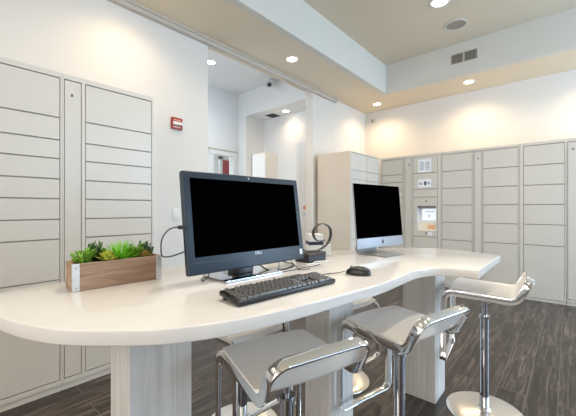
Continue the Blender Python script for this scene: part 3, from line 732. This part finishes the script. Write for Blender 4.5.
MB().tube(spline([(.22, .04, .06), (.225, .0, .02), (.215, -.04, .0035), (.19, -.075, .0035), (.24, -.09, .0035)], 6), .0017, 6).build('cable', M['rubber'], mon, 60)

# keyboard
kang = -.10
kb = thing('keyboard', 'black computer keyboard in front of the large black all-in-one computer', 'keyboard', (.778, .704, ZD + .0005), kang)
KW, KD = .417, .106
tk = Matrix.Translation((0, -KD / 2, .001)) @ Matrix.Rotation(R(6.5), 4, 'X') @ Matrix.Translation((0, KD / 2, 0))
MB().box(-KW / 2, KW / 2, -KD / 2, KD / 2, 0, .015, .004, 2, tk).build('case', M['kbcase'], kb, 40)
for x in (-.18, .18): MB().box(x - .02, x + .02, KD / 2 - .022, KD / 2 - .010, 0, .0125, .001).build('foot', M['rubber'], kb)
rows = []
U = .0175; V_ = .0150; x0 = -KW / 2 + .011
def add_row(y, items):
    for x, w in items: rows.append((x0 + x * U, y, w * U))
yk0 = -KD / 2 + .013
main = [
 [(0, 1.25), (1.25, 1.25), (2.5, 1.25), (3.75, 6.25), (10, 1.25), (11.25, 1.25), (12.5, 1.25), (13.75, 1.25)],
 [(0, 2.25)] + [(2.25 + i, 1) for i in range(10)] + [(12.25, 2.75)],
 [(0, 1.75)] + [(1.75 + i, 1) for i in range(11)] + [(12.75, 2.25)],
 [(0, 1.5)] + [(1.5 + i, 1) for i in range(12)] + [(13.5, 1.5)],
 [(i, 1) for i in range(13)] + [(13, 2)],
 [(0, 1)] + [(2 + i, 1) for i in range(4)] + [(6.5 + i, 1) for i in range(4)] + [(11 + i, 1) for i in range(4)]]
nav = [[(15.25, 1), (16.25, 1), (17.25, 1)], [(16.25, 1)], [], [(15.25 + i, 1) for i in range(3)], [(15.25 + i, 1) for i in range(3)], [(15.25 + i, 1) for i in range(3)]]
num = [[(18.5, 2), (20.5, 1)], [(18.5 + i, 1) for i in range(3)], [(18.5 + i, 1) for i in range(3)], [(18.5 + i, 1) for i in range(4)], [(18.5 + i, 1) for i in range(4)], []]
for r in range(6):
    y = yk0 + r * V_ + (.004 if r == 5 else 0)
    add_row(y, main[r] + nav[r] + num[r])
rows.append((x0 + 21.5 * U, yk0 + .5 * V_, U))
rows.sort(key=lambda q: q[1])
key_mesh = {}
def key_obj(w, name='key'):
    kk = round(w, 4)
    if kk not in key_mesh:
        b_ = bmesh.new(); hw = w / 2 - .0014; hd = V_ / 2 - .0012
        lo = [b_.verts.new(v) for v in ((-hw, -hd, 0), (hw, -hd, 0), (hw, hd, 0), (-hw, hd, 0))]; hi = [b_.verts.new(v) for v in ((-hw + .0022, -hd + .0015, .0060), (hw - .0022, -hd + .0015, .0060), (hw - .0022, hd - .0022, .0060), (-hw + .0022, hd - .0022, .0060))]
        b_.faces.new(lo[::-1]); b_.faces.new(hi)
        for i in range(4): b_.faces.new((lo[i], lo[(i + 1) % 4], hi[(i + 1) % 4], hi[i]))
        me = bpy.data.meshes.new('key'); b_.to_mesh(me); b_.free(); me.materials.append(M['key']); key_mesh[kk] = me
    o = bpy.data.objects.new(name, key_mesh[kk]); COL.objects.link(o); o.parent = kb; return o
rest = MB(); nkey = 0
for x, y, w in rows:
    mtx = tk @ Matrix.Translation((x + w / 2, y, .0152))
    if nkey < 100: key_obj(w).matrix_local = mtx
    else: rest.box(-w / 2 + .001, w / 2 - .001, -.0062, .0062, 0, .0060, .001, 1, mtx)
    nkey += 1
if nkey > 100:
    o = rest.build('far_keys', M['key'], kb); o['kind'] = 'stuff'
MB().tube(spline([(.02, KD / 2 - .002, .022), (.03, KD / 2 + .03, .008), (.06, KD / 2 + .06, .003), (.10, KD / 2 + .11, .003)], 6), .0018, 6).build('cable', M['rubber'], kb, 60)

# mouse
ms = thing('mouse', 'black computer mouse on the desk right of the keyboard', 'mouse', (1.168, .643, ZD + .0005), R(18))
b2 = bmesh.new(); bmesh.ops.create_uvsphere(b2, u_segments=28, v_segments=16, radius=1)
for v in b2.verts:
    x, y, z = v.co; hgt = .030 if z > 0 else .004
    sx = .031 * (1 - .12 * math.cos(y * PI * .5)) ; tail = 1 - .18 * max(0, y)
    p = 2.6
    v.co = (math.copysign(abs(x) ** .8, x) * sx * tail, math.copysign(abs(y) ** .85, y) * .051, (z ** .75 if z > 0 else z) * hgt * (1 - .28 * max(0, y) ** 1.5) + .0045)
m_ = MB(); m_._add(b2); m_.build('body', M['black'], ms, 60)
MB().lathe([(0, -.0035), (.007, -.0035), (.0078, 0), (.007, .0035), (0, .0035)], 16, Matrix.Translation((0, .026, .0275)) @ Matrix.Rotation(R(90), 4, 'Y')).build('scroll_wheel', M['grey'], ms, 40)
MB().tube(spline([(0, .054, .010), (-.01, .08, .004), (-.045, .115, .003), (-.10, .16, .003), (-.16, .20, .003), (-.24, .23, .003)], 6), .0016, 6).build('cable', M['rubber'], ms, 60)

# ------------------------------------------------------------------ aluminium all-in-one
iang = math.atan2(-.075, .424)
im = thing('desktop_computer', 'silver aluminium all-in-one computer on a thin metal foot at the desk bend', 'computer', (1.800, .838, ZD + .0005), iang)
IW, IZ0, IZ1 = .452, .042, .412
ti = Matrix.Translation((0, 0, IZ0)) @ Matrix.Rotation(R(-5), 4, 'X') @ Matrix.Translation((0, 0, -IZ0))
s = MB(); s.box(-IW / 2, IW / 2, -.006, .004, IZ0, IZ1, .003, 2, ti); s.box(-IW / 2 + .05, IW / 2 - .05, .0042, .03, IZ0 + .05, IZ1 - .05, .012, 2, ti)
s.build('case', M['alu'], im, 40)
MB().box(-IW / 2 + .001, IW / 2 - .001, -.0074, -.0062, IZ0 + .058, IZ1 - .001, 0, 1, ti).build('screen', M['screen'], im)
# apple shaped mark on the chin: bitten fruit and a leaf
s = MB(); poly = []
for k in range(40):
    a = 2 * PI * k / 40; r = .0105 * (1 + .10 * abs(math.sin(a)) - .16 * math.exp(-((a - PI / 2) / .28) ** 2) - .10 * math.exp(-((a - 3 * PI / 2) / .22) ** 2))
    x, z = r * math.cos(a), r * math.sin(a)
    dx, dz = x - .0135, z - .001; d = math.hypot(dx, dz)
    if d < .0062 and d > 0: x, z = .0135 + dx / d * .0062, .001 + dz / d * .0062
    poly.append((x, z))
mm = ti @ Matrix.Translation((.012, -.0062, IZ0 + .030)) @ Matrix.Rotation(R(90), 4, 'X')
s.prism(poly, 0, .0006, mtx=mm)
lf = [(.0005 + .005 * math.sin(PI * t / 8) * .5 + .004 * t / 8, .0115 + .0075 * t / 8) for t in range(9)] + [(.0045 - .004 * (t / 8) - .0025 * math.sin(PI * t / 8), .019 - .0075 * t / 8) for t in range(1, 8)]
s.prism(lf, 0, .0006, mtx=mm)
s.build('maker_logo', M['ink_dark'], im)
pr = [(-.105, 0), (.090, 0), (.104, .010), (.108, .030), (.075, .16), (.066, .16), (.094, .032), (.088, .0075), (-.105, .004)]
MB().prism(pr, -.108, .078, mtx=Matrix(((0, 0, 1, 0), (1, 0, 0, 0), (0, 1, 0, 0), (0, 0, 0, 1)))).build('stand', M['alufoot'], im)

# ------------------------------------------------------------------ small things between the computers
o = thing('storage_box', 'low charcoal box on the desk between the two computers', 'box', (1.322, 1.001, ZD + .0005), R(-1))
s = MB(); s.box(-.072, .072, -.044, .044, 0, .033, .002); s.build('tray', M['box'], o)
MB().box(-.0735, .0735, -.0455, .0455, .0332, .045, .003).build('lid', M['boxedge'], o)
o = thing('carton', 'white carton with a navy band standing behind the charcoal box', 'box', (1.50, 1.105, ZD + .0005), R(-38))
MB().box(-.045, .085, -.04, .04, 0, .062, .002).build('lower_half', M['carton'], o)
MB().box(-.046, .040, -.041, .041, .0625, .080, .001).build('band', M['navy'], o)
MB().box(-.044, .038, -.039, .039, .0805, .122, .002).build('upper_half', M['carton'], o)
o = thing('hoop_band', 'dark open hoop resting upright on the charcoal box', 'hoop', (1.356, .985, ZD + .0458), R(-18))
b2 = bmesh.new(); prv = None
ctl = [(70, 240), (120, 262), (190, 265), (250, 235), (290, 190), (303, 130), (290, 80), (240, 50), (195, 65), (166, 115), (178, 165), (210, 190), (258, 186)]
path = [((p.x - 190) / 8 * .0066, .010 * k_ / 72, (268 - p.y) / 8 * .0052 + .0022) for k_, p in enumerate(spline([(a, b_, 0) for a, b_ in ctl], 6))]
wd = .010
for i, p in enumerate(path):
    a = Vector(path[max(i - 1, 0)]); c = Vector(path[min(i + 1, len(path) - 1)]); tg = (c - a); tg.y = 0; tg.normalize(); nr = Vector((-tg.z, 0, tg.x)) * .0022
    P_ = Vector(p); ring = [b2.verts.new(P_ + nr + Vector((0, -wd, 0))), b2.verts.new(P_ + nr + Vector((0, wd, 0))), b2.verts.new(P_ - nr + Vector((0, wd, 0))), b2.verts.new(P_ - nr + Vector((0, -wd, 0)))]
    if prv:
        for k in range(4): b2.faces.new((prv[k], prv[(k + 1) % 4], ring[(k + 1) % 4], ring[k]))
    else: b2.faces.new(ring)
    prv = ring
b2.faces.new(prv[::-1]); bmesh.ops.recalc_face_normals(b2, faces=b2.faces)
m_ = MB(); m_._add(b2); m_.build('band', M['hoop'], o, 50)
o = MB().tube(spline([(1.20, .935, .914), (1.24, .925, .914), (1.28, .945, .914), (1.32, .935, .914), (1.355, .905, .914)], 6), .0035, 8).build('white_cable', M['white_plastic'], None, 60)
tag(o, 'short white cable lying in front of the charcoal box', 'cable')

# leads hanging under the desk
zt = ZD - TH - .001
o = MB().tube(spline([(1.03, .935, zt), (1.032, .93, .70), (1.03, .925, .45), (1.035, .93, .2), (1.06, .95, .008), (1.12, 1.0, .006)], 6), .004, 8).build('hanging_cable', M['rubber'], None, 60)
tag(o, 'black cable hanging from under the desk beside the middle post', 'cable')
o = MB().tube(spline([(1.055, .935, zt), (1.06, .93, .72), (1.075, .93, .55), (1.09, .93, .35), (1.085, .94, .15), (1.10, .96, .007), (1.16, .99, .007)], 6), .0035, 8).build('hanging_cable', M['carton'], None, 60)
tag(o, 'pale cable hanging from under the desk beside the black cable', 'cable')
